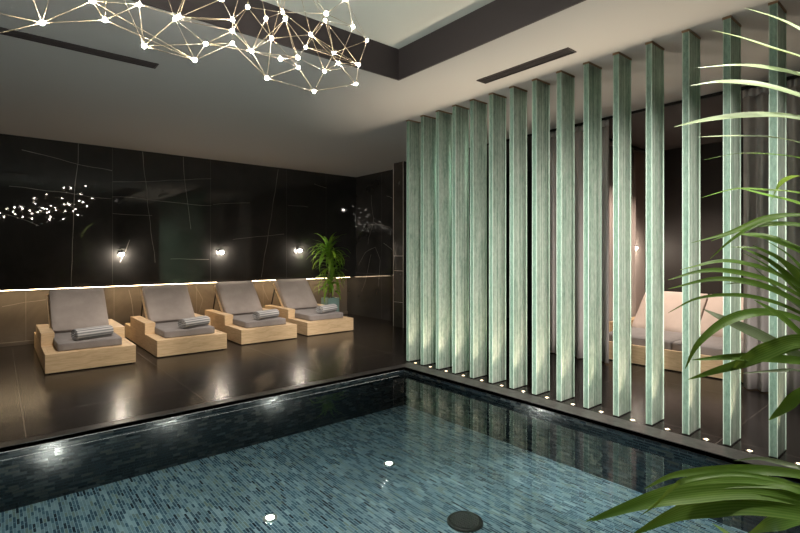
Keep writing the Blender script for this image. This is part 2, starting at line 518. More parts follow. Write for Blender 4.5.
# side wall behind the plant
bm = bmesh.new()
box(bm, 5.55, 5.7, 6.37, NY + .1, -.04, CEIL + .02)
PLANE = -(5.55 - .0012)
nx = Vector((-1, 0, 0))
toX = lambda y, z: Vector((5.55, y, z))
veins(bm, [[(7.9, 1.0), (7.7, 1.25), (7.35, 1.35), (7.2, 1.1), (7.25, .6)], [(7.8, .5), (7.55, 1.0), (7.5, 1.2)], [(7.6, 1.4), (7.4, 1.9), (7.5, 2.4)], [(6.9, 1.75), (7.6, 1.82)], [(6.6, 1.2), (7.1, 1.45)], [(6.5, 2.1), (7.0, 2.3)]], toX, nx, .0035, 1, .05)
veins(bm, [[(7.15, 0), (7.15, CEIL)], [(6.37, .85), (8.3, .85)]], toX, nx, .0014, 2)
struct('wall_side', bm, [M['wall'], M['vein'], M['joint']], 'polished black stone side wall behind the plant')

# pier at the end of the fins
bm = bmesh.new()
box(bm, 5.19, 7.7, 6.09, 6.37, -.04, CEIL + .02, mi=0)
PLANE = -(5.19 - .0012)
toP = lambda y, z: Vector((5.19, y, z))
veins(bm, [[(6.10, 0), (6.10, CEIL)], [(6.36, 0), (6.36, CEIL)]], toP, nx, .007, 1)
veins(bm, [[(6.1, z), (6.36, z)] for z in (.42, .95, 1.2)], toP, nx, .0025, 1)
struct('wall_pier', bm, [M['pier'], M['pale']], 'narrow dark stone pier with pale metal edges')

bm = bx(RX1, RX1 + .1, RY0, 6.2, -.04, CEIL + .02)
o = struct('wall_right', bm, M['darkwall'], 'dark stone wall at the back of the cabana')
bm = bx(5.75, RX1, 3.2, 3.3, 0, CEIL)
struct('wall_partition', bm, M['blush'], 'pinkish plaster partition beside the daybed')
bm = bx(RX0 - .1, RX0, RY0 - .1, NY + .1, -.04, CEIL + .4)
struct('wall_left', bm, M['darkwall'], 'dark stone wall left of the pool')
bm = bx(RX0, RX1, RY0 - .1, RY0, -.04, CEIL + .4)
struct('wall_front', bm, M['darkwall'], 'dark stone wall behind the camera')

# ------------------------------------------------------------------ LED strip under the wall
t_ = thing('led_strip', 'warm light strip hidden under the polished back wall', 'light strip', (1.48, 8.12, WB))
obj('channel', bx(-4.0, 4.0, -.03, .03, -.012, .001), M['black_metal'], t_)
obj('diffuser', bx(-3.99, 3.99, -.024, .024, -.018, -.0115), M['led'], t_)

t_ = thing('led_strip', 'added thin light strip under the far pool coping', 'light strip', (.96, PY1 + .0075, -.028))  # strip added to brighten the tile row under the coping
obj('channel', bx(-2.4, 2.4, -.006, .006, -.003, .0005), M['black_metal'], t_)
obj('diffuser', bx(-2.39, 2.39, -.004, .004, -.0045, -.0028), M['edge_fill'], t_)

# ------------------------------------------------------------------ wall lamps
def sconce(label, loc, rz=0, first=[None]):
    if first[0]:
        return dup(first[0], label, loc, rz)
    t_ = thing('wall_lamp', label, 'wall lamp', loc, rz, 'wall lamps on the dark stone')
    bm = bmesh.new(); lathe(bm, [(0, 0), (.04, 0), (.04, .012), (.012, .016), (0, .016)], 20)
    bmesh.ops.rotate(bm, verts=bm.verts, matrix=Matrix.Rotation(PI / 2, 3, 'X'))
    obj('wall_plate', bm, M['black_metal'], t_)
    bm = bmesh.new(); tube(bm, [(0, -.012, 0), (0, -.05, 0), (0, -.07, .01), (0, -.075, .03)], .006)
    obj('arm', bm, M['black_metal'], t_)
    bm = bmesh.new(); lathe(bm, [(.006, .03), (.026, .028), (.030, .02), (.030, .012), (.0255, .010), (.0255, .020), (0, .022)], 20, (0, -.075, 0))
    obj('lamp_shade', bm, M['black_metal'], t_)
    bm = bmesh.new(); ball(bm, Vector((0, -.075, -.010)), .029, 3)
    obj('bulb', bm, M['sconce_glow'], t_, True)
    first[0] = t_
    return t_
for px, py, lab in ((120.5, 254, 'bright wall lamp above and between the two leftmost loungers'), (220, 252, 'bright wall lamp above the third lounger from the left'), (298, 250.5, 'bright wall lamp left of the leafy plant')):
    p = on_y(px, py, WY)
    sconce(lab, (p.x, WY - .0005, p.z + .008))

# ------------------------------------------------------------------ loungers
def rot_x(bm, ang, piv):
    bmesh.ops.rotate(bm, verts=bm.verts, cent=piv, matrix=Matrix.Rotation(ang, 3, 'X'))
def make_lounger(label):
    t_ = thing('sun_lounger', label, 'lounger', (0, 0, 0), 0, 'oak loungers along the lit wall')
    W, L, H = .83, 1.88, .205
    bm = bmesh.new()                                                # flat oak platform with mitred edge boards
    rim = .035
    box(bm, -W / 2, W / 2, 0, L, .012, H - .006)
    box(bm, -W / 2, W / 2, 0, rim, H - .006, H)
    box(bm, -W / 2, W / 2, L - rim, L, H - .006, H)
    box(bm, -W / 2, -W / 2 + rim, rim, L - rim, H - .006, H)
    box(bm, W / 2 - rim, W / 2, rim, L - rim, H - .006, H)
    for k in range(4):
        a = -W / 2 + rim + .002 + k * (W - 2 * rim) / 4
        box(bm, a, a + (W - 2 * rim) / 4 - .004, rim + .002, L - rim - .002, H - .006, H - .0015)
    obj('base', bm, M['wood'], t_)
    bm = bx(-W / 2 + .03, W / 2 - .03, .04, L - .04, 0, .013)
    obj('plinth', bm, M['black_metal'], t_)
    for s in (-1, 1):
        a, b_ = sorted((s * W / 2, s * (W / 2 - .125)))
        obj('armrest', bx(a, b_, .62, 1.50, H - .001, .345, bevel=.004), M['wood'], t_)
    ms = pillow(.60, .86, .092, .014, puff=.003)
    bmesh.ops.translate(ms, verts=ms.verts, vec=(0, .11 + .43, .2025))
    mt = obj('seat_mattress', ms, M['mattress'], t_, True)
    ang = math.radians(47)
    bm = pillow(.585, .64, .10, .014, puff=.003)
    bmesh.ops.translate(bm, verts=bm.verts, vec=(0, .32, 0))
    bmesh.ops.rotate(bm, verts=bm.verts, cent=(0, 0, 0), matrix=Matrix.Rotation(ang, 3, 'X'))
    bmesh.ops.translate(bm, verts=bm.verts, vec=(0, .95, .262))
    bc = obj('back_cushion', bm, M['cushion'], t_, True)
    bm = bmesh.new()                                                # welt round the cushion face
    def loc3(x, y, z): return Matrix.Rotation(ang, 3, 'X') @ Vector((x, y, z)) + Vector((0, .95, .262))
    ring = [(-.286, .008), (.286, .008), (.286, .632), (-.286, .632), (-.286, .008)]
    tube(bm, [loc3(x, y, .090) for x, y in ring], .0045, 6)
    obj('piping', bm, M['piping'], bc)
    bm = bx(-.31, .31, -.02, .64, -.03, -.002, bevel=.004)
    bmesh.ops.rotate(bm, verts=bm.verts, cent=(0, 0, 0), matrix=Matrix.Rotation(ang, 3, 'X'))
    bmesh.ops.translate(bm, verts=bm.verts, vec=(0, .95, .262))
    obj('backrest_board', bm, M['wood'], t_)
    for s in (-1, 1):
        bm = bmesh.new()
        tube(bm, [(s * .26, 1.42, .66), (s * .26, 1.62, .20)], .012)
        obj('backrest_prop', bm, M['black_metal'], t_)
    return t_
lx = [.79, 1.87, 2.945, 3.975]; ly = [6.10, 6.22, 6.35, 6.40]
labs = ['leftmost oak lounger with grey mattress by the wall', 'oak lounger with tilted taupe back, second from the left',
        'oak lounger with tilted taupe back, third from the left', 'oak lounger beside the leafy potted plant']
first = make_lounger(labs[0])
first.location = (lx[0], ly[0], 0)
for i in (1, 2, 3):
    dup(first, labs[i], (lx[i], ly[i], 0), 0)

# rolled towels
def make_towel(label, loc, rz):
    bm = bmesh.new(); uvl = bm.loops.layers.uv.new('UVMap')
    Lh = .19; n = 84; th0 = .6
    pts = []
    for i in range(n + 1):
        a = th0 + i / n * 3.6 * 2 * PI
        r = .010 + (.068 - .010) * i / n
        pts.append((a, r))
    arc = [0]
    P = [Vector((0, 1.12 * r * math.cos(a), .90 * r * math.sin(a))) for a, r in pts]
    for a, b_ in zip(P, P[1:]): arc.append(arc[-1] + (b_ - a).length)
    rings = []
    for i, p in enumerate(P):
        d = p.normalized(); wth = .0062
        if i == n: wth = .003
        row = []
        for x in (-Lh, -Lh * .97, 0, Lh * .97, Lh):
            k = .8 if abs(x) == Lh else 1
            row.append((bm.verts.new(p + d * wth * k + Vector((x, 0, 0))), bm.verts.new(p - d * wth * k + Vector((x, 0, 0)))))
        rings.append(row)
    def face(vs4, us):
        f = bm.faces.new(vs4); f.smooth = True
        for l, u in zip(f.loops, us): l[uvl].uv = (u, .5)
    for i in range(n):
        A, B = rings[i], rings[i + 1]; ua, ub = arc[i], arc[i + 1]
        for j in range(4):
            face((A[j][0], A[j + 1][0], B[j + 1][0], B[j][0]), (ua, ua, ub, ub))
            face((A[j][1], B[j][1], B[j + 1][1], A[j + 1][1]), (ua, ub, ub, ua))
        face((A[0][0], B[0][0], B[0][1], A[0][1]), (ua, ub, ub, ua))
        face((A[4][0], A[4][1], B[4][1], B[4][0]), (ua, ua, ub, ub))
    for R in (rings[0], rings[-1]):
        for j in range(4):
            face((R[j][0], R[j][1], R[j + 1][1], R[j + 1][0]), (0, 0, 0, 0))
    zmin = min(v.co.z for v in bm.verts)
    bmesh.ops.translate(bm, verts=bm.verts, vec=(0, 0, -zmin))
    o = obj('rolled_towel', bm, M['towel'])
    o.location = loc; o.rotation_euler = (0, 0, rz)
    return tag(o, label, 'towel', 'rolled striped towels on the loungers')
tl = ['striped rolled towel on the leftmost lounger', 'striped rolled towel on the second lounger from the left',
      'striped rolled towel on the third lounger from the left', 'striped rolled towel on the lounger beside the plant']
tz = .2988
tw = make_towel(tl[0], (lx[0] + .03, ly[0] + .25, tz), math.radians(20))
for i in (1, 2, 3):
    c = tw.copy(); COL.objects.link(c); c['label'] = tl[i]
    c.location = (lx[i] + (.08, .05, .07)[i - 1], ly[i] + (.25, .25, .25)[i - 1], tz); c.rotation_euler = (0, 0, math.radians((24, 20, 22)[i - 1]))

# ------------------------------------------------------------------ leaves
def blade(bm, pts, w, uvl, up=Vector((0, 0, 1)), fold=.18, mi=0, side=None, wtip=.08, peak=.6):
    """long leaf: pts tip..base; w half width; a shallow V across"""
    pts = [Vector(p) for p in pts]
    # resample by Catmull-Rom
    Q = []
    ext = [pts[0] * 2 - pts[1]] + pts + [pts[-1] * 2 - pts[-2]]
    for i in range(1, len(ext) - 2):
        p0, p1, p2, p3 = ext[i - 1:i + 3]
        for k in range(6):
            t = k / 6
            Q.append(.5 * ((2 * p1) + (p2 - p0) * t + (2 * p0 - 5 * p1 + 4 * p2 - p3) * t * t + (3 * p1 - p0 - 3 * p2 + p3) * t ** 3))
    Q.append(pts[-1])
    n = len(Q) - 1
    rows = []
    for i, q in enumerate(Q):
        t = i / n
        tan = (Q[min(i + 1, n)] - Q[max(i - 1, 0)]).normalized()
        s = side if side is not None else tan.cross(up)
        s = (s - tan * s.dot(tan))
        if s.length < 1e-4: s = tan.cross(Vector((1, 0, 0)))
        s.normalize(); nn = s.cross(tan).normalized()
        ww = w * (wtip + (1 - wtip) * min(1, t / peak) ** .8) * (1 if t < peak else 1 - .35 * (t - peak) / (1 - peak))
        rows.append([bm.verts.new(q + s * ww + nn * ww * fold), bm.verts.new(q + s * ww * .45 + nn * ww * fold * .35), bm.verts.new(q),
                     bm.verts.new(q - s * ww * .45 + nn * ww * fold * .35), bm.verts.new(q - s * ww + nn * ww * fold)])
    for i in range(n):
        for j in range(4):
            f = bm.faces.new((rows[i][j], rows[i][j + 1], rows[i + 1][j + 1], rows[i + 1][j]))
            f.smooth = True; f.material_index = mi
            for l, uvc in zip(f.loops, ((j / 4, i / n), ((j + 1) / 4, i / n), ((j + 1) / 4, (i + 1) / n), (j / 4, (i + 1) / n))):
                l[uvl].uv = uvc

# potted dracaena behind the last lounger
pl = thing('potted_dracaena', 'tall leafy plant in a teal pot right of the last lounger', 'plant', (4.70, 7.60, 0))
bm = bmesh.new()
q = .122
box(bm, -q, q, -q, q, 0, .02)
for (a, b_, c, d) in ((-q, q, -q, -q + .012), (-q, q, q - .012, q), (-q, -q + .012, -q, q), (q - .012, q, -q, q)):
    box(bm, a, b_, c, d, .018, .43, bevel=.003, seg=1)
obj('pot', bm, M['teal_pot'], pl)
obj('soil', bx(-.109, .109, -.109, .109, .015, .40), M['soil'], pl)
bm = bmesh.new()
tube(bm, [(-.02, 0, .38), (-.03, .01, .7), (-.02, 0, 1.0), (-.035, .01, 1.25)], [.014, .012, .011, .009])
tube(bm, [(.04, .02, .38), (.05, .02, .6), (.045, .03, .85)], [.012, .011, .009])
obj('stem', bm, M['stem'], pl)
def rosette(c, n, L, w, spread=(.1, 1.2), seed=0):
    rnd = random.Random(seed)
    bm = bmesh.new(); uvl = bm.loops.layers.uv.new('UVMap')
    for i in range(n):
        a = i * 2.399 + rnd.uniform(-.3, .3)
        el = math.radians(rnd.uniform(8, 86)); l = L * rnd.uniform(.75, 1.1)
        d = Vector((math.cos(a), math.sin(a), 0)); z0 = rnd.uniform(-.10, .10)
        P = []
        x = 0.; z = z0; e = el
        for k in range(6):
            P.append(Vector(c) + d * (x + .008) + Vector((0, 0, z)))
            if P[-1].y > .36: P[-1].y = .36 + (P[-1].y - .36) * .15
            x += l / 5 * math.cos(e); z += l / 5 * math.sin(e); e -= math.radians(rnd.uniform(16, 34)) * (1.15 - el / 2.4)
        blade(bm, P[::-1], w * rnd.uniform(.8, 1.15), uvl, peak=.5)
    return bm
obj('leaf_crown', rosette((-.03, .01, 1.20), 78, .46, .026, seed=3), M['dracaena'], pl)
obj('leaf_crown', rosette((.045, .02, .88), 44, .40, .024, seed=4), M['dracaena'], pl)
obj('leaf_crown', rosette((-.02, -.01, .60), 40, .36, .024, seed=5), M['dracaena'], pl)

# ------------------------------------------------------------------ glass fins
FX, FL, FT = 3.62, .20, .04
FY0, FDY = .758, .2425
def make_fin(label):
    t_ = thing('glass_fin', label, 'glass fin', (0, 0, 0), 0, 'row of laminated glass fins')
    gb = obj('glass_blade', bx(0, FL, 0, FT, .0068, CEIL - .012, bevel=.0025, seg=1), M['fin'], t_)
    bm = bmesh.new()
    for x, y in ((0, 0), (FL, 0), (0, FT), (FL, FT)):
        q = .0036 if (x and not y) else .0014
        box(bm, x - q, x + q, y - q, y + q, .008, CEIL - .014)
    obj('polished_edge', bm, M['fin_edge'], gb)
    bm = bmesh.new()
    box(bm, -.003, FL + .003, -.003, FT + .003, 0, .007)
    box(bm, .004, FL - .004, .004, FT - .004, .007, .015)
    obj('base_shoe', bm, M['shoe'], t_)
    obj('top_bracket', bx(-.005, FL + .008, -.005, FT + .005, CEIL - .014, CEIL), M['bronze'], t_)
    return t_
ords = ['nearest', 'second', 'third', 'fourth', 'fifth', 'sixth', 'seventh', 'eighth', 'seventh', 'sixth', 'fifth', 'fourth', 'third', 'second', 'farthest']
fin = None
for k in range(15):
    lab = ('nearest green glass fin, crossed by the palm leaves' if k == 0 else
           'farthest green glass fin, beside the dark stone pier' if k == 14 else
           'green glass fin in the middle of the row, with seven on either side' if k == 7 else
           f'green glass fin, {ords[k]} from the {"right, near the palm" if k < 7 else "left, near the stone pier"}')
    loc = (FX, FY0 + FDY * k, 0)
    if fin is None:
        fin = make_fin(lab); fin.location = loc
    else:
        dup(fin, lab, loc, 0)

# recessed spots in the floor between the fins
def make_spot(label):
    t_ = thing('floor_spotlight', label, 'floor light', (0, 0, 0), 0, 'small lights set in the coping between the fins')
    bm = bmesh.new(); lathe(bm, [(.013, .001), (.021, .001), (.022, .004), (.020, .0065), (.014, .006), (.013, .001)], 20)
    obj('trim_ring', bm, M['steel'], t_)
    bm = bmesh.new(); lathe(bm, [(.0, .0005), (.0135, .0005), (.0135, .004), (.008, .0058), (0, .0062)], 16)
    obj('lens', bm, M['spot_glow'], t_, True)
    return t_
sp0 = None
SPX = 3.63
for k in range(15):
    y = FY0 + FDY * k - .100
    lab = ('tiny glowing floor light right of the nearest glass fin' if k == 0 else
           'tiny glowing floor light right of the farthest glass fin' if k == 14 else
           f'tiny glowing floor light right of the glass fin {ords[k]} from the {"right" if k < 7 else "left"}' if k != 7 else
           'tiny glowing floor light right of the middle glass fin')
    if sp0 is None:
        sp0 = make_spot(lab); sp0.location = (SPX, y, 0)
    else:
        dup(sp0, lab, (SPX, y, 0), 0)

# ------------------------------------------------------------------ chandelier
ch = thing('chandelier', 'geometric web chandelier of brass rods with glowing bulbs above the pool', 'chandelier', (.4, 2.1, CH))
nodes_px = [(42, 23), (92, 1), (105, 20), (139, 4.5), (144, 46), (175, 19), (179, 16.5), (194.7, 60), (205.7, 43.8), (232.5, 19.7), (232.5, 30.7),
            (232.5, 43.3), (251.7, 51.2), (247.7, 7), (266, 18.4), (271.6, 38.3), (282.6, 12.3), (285.3, 18.9), (280.5, 59), (266.9, 78),
            (297.9, 57.7), (298.4, 67.5), (305.7, 47.2), (311, 34.6), (324.4, 71.4), (314.1, 91.3), (326.2, 13.6), (325.2, 20.5), (333.8, 53),
            (338.5, 63), (353.2, 26.8), (346, -1), (367.2, 40.4), (358.8, 65), (355.9, 84), (221.5, -1)]
rnd = random.Random(11)
front = {0: 2.1, 2: 2.1, 4: 2.1, 7: 2.05, 19: 2.05, 25: 2.1, 34: 2.15, 33: 2.35, 24: 2.3, 12: 2.2, 8: 2.2, 11: 2.3, 21: 2.3, 32: 2.4}
nod = []
for i, (x, y) in enumerate(nodes_px):
    Y = front.get(i, None)
    if Y is None: Y = rnd.uniform(1.75, 2.5)
    nod.append(on_y(x, y, Y))
nvis = len(nod)
above = [(-34, 6), (18, -42), (62, -46), (108, -38), (150, -52), (200, -44), (252, -50), (292, -36), (335, -46), (-60, -50), (-30, 40), (370, -30)]
for x, y in above: nod.append(on_y(x, y, rnd.uniform(1.85, 2.4)))    # the part that reaches out of the frame
for i in range(10):
    p = Vector((rnd.uniform(-1.1, -.15), rnd.uniform(1.6, 2.6), rnd.uniform(2.05, 2.85)))
    if all((p - q_).length > .16 for q_ in nod): nod.append(p)
edges = {(0, 1), (0, 2), (1, 2), (2, 3), (2, 7), (1, 7), (3, 4), (4, 5), (4, 8), (4, 7), (5, 8), (6, 3), (6, 9), (5, 10), (8, 7), (8, 11), (8, 10), (9, 10), (10, 12), (9, 13),
         (10, 11), (11, 7), (12, 19), (12, 14), (11, 19), (13, 16), (14, 15), (15, 17), (15, 19), (12, 20), (12, 18), (18, 21), (19, 21), (19, 25), (20, 22), (21, 25), (22, 23), (18, 20),
         (15, 23), (23, 27), (23, 28), (23, 29), (23, 33), (24, 23), (24, 25), (25, 28), (25, 34), (24, 33), (34, 33), (33, 32), (32, 28), (32, 31), (31, 26), (26, 30), (30, 32), (27, 30),
         (27, 28), (27, 22), (16, 26), (17, 20), (15, 21), (30, 29), (29, 34), (28, 33), (20, 24), (13, 15), (3, 1), (35, 9), (35, 5), (16, 17),
         (0, 36), (0, 37), (0, 38), (0, 46), (1, 38), (2, 39), (3, 40), (5, 40), (5, 41), (6, 41), (4, 39), (35, 41), (13, 42), (9, 42), (14, 42), (16, 43), (17, 42), (26, 43), (27, 43), (31, 44), (23, 43), (31, 47), (30, 44), (36, 46),
         (23, 26), (23, 16), (22, 33), (22, 28), (29, 33), (26, 28), (27, 33), (17, 22), (17, 21), (12, 17), (12, 15), (8, 12), (9, 5), (9, 12), (13, 10), (14, 16), (24, 29), (24, 28), (19, 15), (5, 7), (3, 2), (4, 6), (16, 42), (15, 43)}
edges = {tuple(sorted(e_)) for e_ in edges}
extra = set()
for i in range(nvis, len(nod)):
    ds = sorted(range(nvis, len(nod)), key=lambda j: (nod[i] - nod[j]).length)
    for j in ds[1:3]: extra.add(tuple(sorted((i, j))))
edges = sorted(edges, key=lambda e_: max(e_))
extra = sorted(extra - set(edges)) + edges[100:]
edges = edges[:100]
O = Vector(ch.location)
for p in nod:
    bm = bmesh.new(); ball(bm, (0, 0, 0), .0080, 2)
    obj('bulb', bm, M['bulb'], ch, True, p - O)
for a, b_ in sorted(edges):
    bm = bmesh.new(); tube(bm, [nod[a] - O, nod[b_] - O], .0012, 6)
    obj('rod', bm, M['brass'], ch)
bm = bmesh.new()
for a, b_ in extra: tube(bm, [nod[a] - O, nod[b_] - O], .0012, 6)
obj('rod', bm, M['brass'], ch)['kind'] = 'stuff'
tops = sorted(range(len(nod)), key=lambda i: -nod[i].z)
used = []
for i in tops:
    if all((nod[i] - nod[j]).length > .55 for j in used): used.append(i)
    if len(used) == 5: break
for i in used:
    bm = bmesh.new(); tube(bm, [nod[i] - O, Vector((nod[i].x, nod[i].y, CH)) - O], .0012, 6)
    obj('suspension_cable', bm, M['steel'], ch)

# ------------------------------------------------------------------ ceiling slot vents
def vent(label, x0, x1, y0, y1, along):
    cx, cy = (x0 + x1) / 2, (y0 + y1) / 2
    t_ = thing('ceiling_vent', label, 'vent', (cx, cy, CEIL))
    a, b_ = (x1 - x0) / 2, (y1 - y0) / 2
    bm = bmesh.new(); w = .012
    box(bm, -a, a, -b_, -b_ + w, -.007, .001); box(bm, -a, a, b_ - w, b_, -.007, .001)
    box(bm, -a, -a + w, -b_ + w, b_ - w, -.007, .001); box(bm, a - w, a, -b_ + w, b_ - w, -.007, .001)
    obj('frame', bm, M['coffer_side'], t_)
    obj('backing', bx(-a + w, a - w, -b_ + w, b_ - w, -.002, .001), M['black_metal'], t_)
    for s in (-.33, 0, .33):
        if along == 'x': bmx = bx(-a + w, a - w, s * b_ - .004, s * b_ + .004, -.006, -.002)
        else: bmx = bx(s * a - .004, s * a + .004, -b_ + w, b_ - w, -.006, -.002)
        obj('slat', bmx, M['coffer_side'], t_)
a = on_z(157, 66, CEIL)
vent('long dark slot vent in the ceiling left of the chandelier', -1.6, a.x, a.y - .06, a.y + .06, 'x')
vent('dark slot vent in the pale ceiling beside the fins', 3.25, 3.37, 1.93, 2.82, 'y')

# ------------------------------------------------------------------ pool fittings
def pool_light(label, x, y, first=[None]):
    if first[0]: return dup(first[0], label, (x, y, PF))
    t_ = thing('pool_light', label, 'pool light', (x, y, PF), 0, 'round lamps in the pool floor')
    bm = bmesh.new(); lathe(bm, [(.022, .001), (.045, .001), (.046, .008), (.040, .012), (.023, .010), (.022, .001)], 28)
    obj('bezel', bm, M['steel'], t_)
    bm = bmesh.new(); lathe(bm, [(0, .0005), (.0225, .0005), (.0225, .007), (.014, .011), (0, .012)], 24)
    obj('lens', bm, M['pool_glow'], t_, True)
    first[0] = t_; return t_
pa = on_z(389, 463, PF + .01); pb = on_z(270, 517, PF + .01)
pool_light('glowing lamp in the pool floor nearer the fins', pa.x, pa.y)
pool_light('glowing lamp in the pool floor at the bottom centre', pb.x, pb.y)
pc_ = Vector((.35, 3.12, 0))
pool_light('glowing lamp in the pool floor under the left end of the chandelier', pc_.x, pc_.y)
d_ = on_z(465, 521, PF + .01)
dr = thing('pool_drain', 'round black drain cover in the pool floor', 'drain', (d_.x, d_.y, PF))
bm = bmesh.new(); lathe(bm, [(0, .001), (.105, .001), (.112, .004), (.108, .016), (.095, .020), (.090, .014), (0, .014)], 32)
obj('cover', bm, M['black_metal'], dr, True)
bm = bmesh.new()
for i in range(-4, 5):
    h = math.sqrt(max(.0, .088 ** 2 - (i * .019) ** 2))
    box(bm, i * .019 - .004, i * .019 + .004, -h, h, .013, .020)
obj('grate', bm, M['pot'], dr)

# ------------------------------------------------------------------ cabana: curtains, daybed
def curtain_mesh(p0, p1, z0, z1, pitch, amp, seed=0, nz=10):
    rnd = random.Random(seed)
    p0, p1 = Vector(p0), Vector(p1); L = (p1 - p0).length
    d = (p1 - p0).normalized(); nrm = Vector((-d.y, d.x, 0))
    n = int(L / pitch * 14)
    bm = bmesh.new(); rows = []
    ph = 0; prof = []
    for i in range(n + 1):
        s = i / n * L
        ph += 2 * PI / pitch * (L / n) * (1 + .35 * mnoise.noise(Vector((s * 2.2, seed, 0))))
        prof.append((s, ph, .75 + .6 * abs(mnoise.noise(Vector((s * 3, seed + 5, 0))))))
    for j in range(nz + 1):
        t = j / nz; z = z0 + (z1 - z0) * t
        k = .55 + .45 * min(1, (1 - t) * 4)
        row = []
        for s, ph, am in prof:
            sw = .012 * mnoise.noise(Vector((s * 4, t * 2, seed)))
            off = amp * am * k * math.sin(ph) + sw * (1 - t)
            row.append(bm.verts.new((p0.x + d.x * s + nrm.x * off, p0.y + d.y * s + nrm.y * off, z)))
        rows.append(row)
    for A, B in zip(rows, rows[1:]):
        for i in range(n):
            bm.faces.new((A[i], A[i + 1], B[i + 1], B[i])).smooth = True
    fs = bm.faces[:]
    bmesh.ops.recalc_face_normals(bm, faces=fs)
    bmesh.ops.solidify(bm, geom=fs, thickness=.004)
    return bm
def curtain(label, p0, p1, z1, m, pitch, amp, seed):
    t_ = thing('curtain', label, 'curtain', ((p0[0] + p1[0]) / 2, (p0[1] + p1[1]) / 2, 0), 0, 'curtains round the cabana')
    o_ = Vector(t_.location)
    bm = curtain_mesh(p0, p1, .012, z1 - .07, pitch, amp, seed); bmesh.ops.translate(bm, verts=bm.verts, vec=-o_)
    obj('drape', bm, m, t_, True)
    bm = curtain_mesh(p0, p1, z1 - .072, z1, pitch * .45, amp * .5, seed + 9, 2); bmesh.ops.translate(bm, verts=bm.verts, vec=-o_)
    obj('pleated_heading', bm, m, t_, True)
    return t_
curtain('grey curtain hanging left of the cabana opening', (5.27, 2.62, 0), (5.27, 3.55, 0), CEIL - .03, M['curtain'], .13, .040, 1)
curtain('dark grey curtain hanging right of the cabana, behind the palm', (5.27, -.6, 0), (5.27, 1.36, 0), CEIL - .03, M['curtain'], .11, .036, 2)
curtain('warmly lit pinkish curtain at the side of the daybed', (5.85, 3.10, 0), (6.95, 3.10, 0), CEIL - .034, M['sheer'], .085, .026, 3)
tr_ = obj('curtain_track', bx(5.25, 5.29, -1.6, 6.08, CEIL - .028, CEIL), M['black_metal'])
tag(tr_, 'black curtain track across the front of the cabana ceiling', 'curtain track')
tr_ = obj('curtain_track', bx(5.8, 7.5, 3.08, 3.12, CEIL - .034, CEIL - .011), M['black_metal'])
tag(tr_, 'curtain track at the side above the daybed', 'curtain track')

db = thing('double_daybed', 'wide oak daybed with two blush mattresses behind the fins', 'daybed', (5.47, 2.12, 0))
hw = .92
bm = bmesh.new()
box(bm, 0, 1.95, -hw, hw, .012, .13)
box(bm, 0, .035, -hw, hw, .13, .215); box(bm, 1.915, 1.95, -hw, hw, .13, .215)
for s in (-1, 1): box(bm, .035, 1.915, s * (hw - .018) - .018, s * (hw - .018) + .018, .13, .215)
obj('base', bm, M['wood'], db)
obj('plinth', bx(.04, 1.91, -hw + .03, hw - .03, 0, .013), M['black_metal'], db)
for s in (-1, 1):
    a, b_ = sorted((s * hw, s * (hw - .12)))
    obj('armrest', bx(.62, 1.5, a, b_, .214, .36, bevel=.004), M['wood'], db)
for s in (-1, 1):
    cy = s * .385 + .05 * 0
    bm = pillow(.78, .755, .155, .025); bmesh.ops.translate(bm, verts=bm.verts, vec=(.17 + .39, cy, .129))
    obj('seat_mattress', bm, M['mattress'], db, True)
    ang = math.radians(45)
    bm = pillow(.66, .755, .11, .022)
    bmesh.ops.translate(bm, verts=bm.verts, vec=(.33, 0, 0))
    bmesh.ops.rotate(bm, verts=bm.verts, cent=(0, 0, 0), matrix=Matrix.Rotation(-ang, 3, 'Y'))
    bmesh.ops.translate(bm, verts=bm.verts, vec=(.97, cy, .205))
    obj('back_cushion', bm, M['daybed'], db, True)
    bm = bx(-.02, .64, -.37, .37, -.03, -.002)
    bmesh.ops.rotate(bm, verts=bm.verts, cent=(0, 0, 0), matrix=Matrix.Rotation(-ang, 3, 'Y'))
    bmesh.ops.translate(bm, verts=bm.verts, vec=(.97, cy, .205))
    obj('backrest_board', bm, M['wood'], db)
sconce('small wall lamp beside the pinkish curtain in the cabana', (7.06, 3.1995, 1.33))

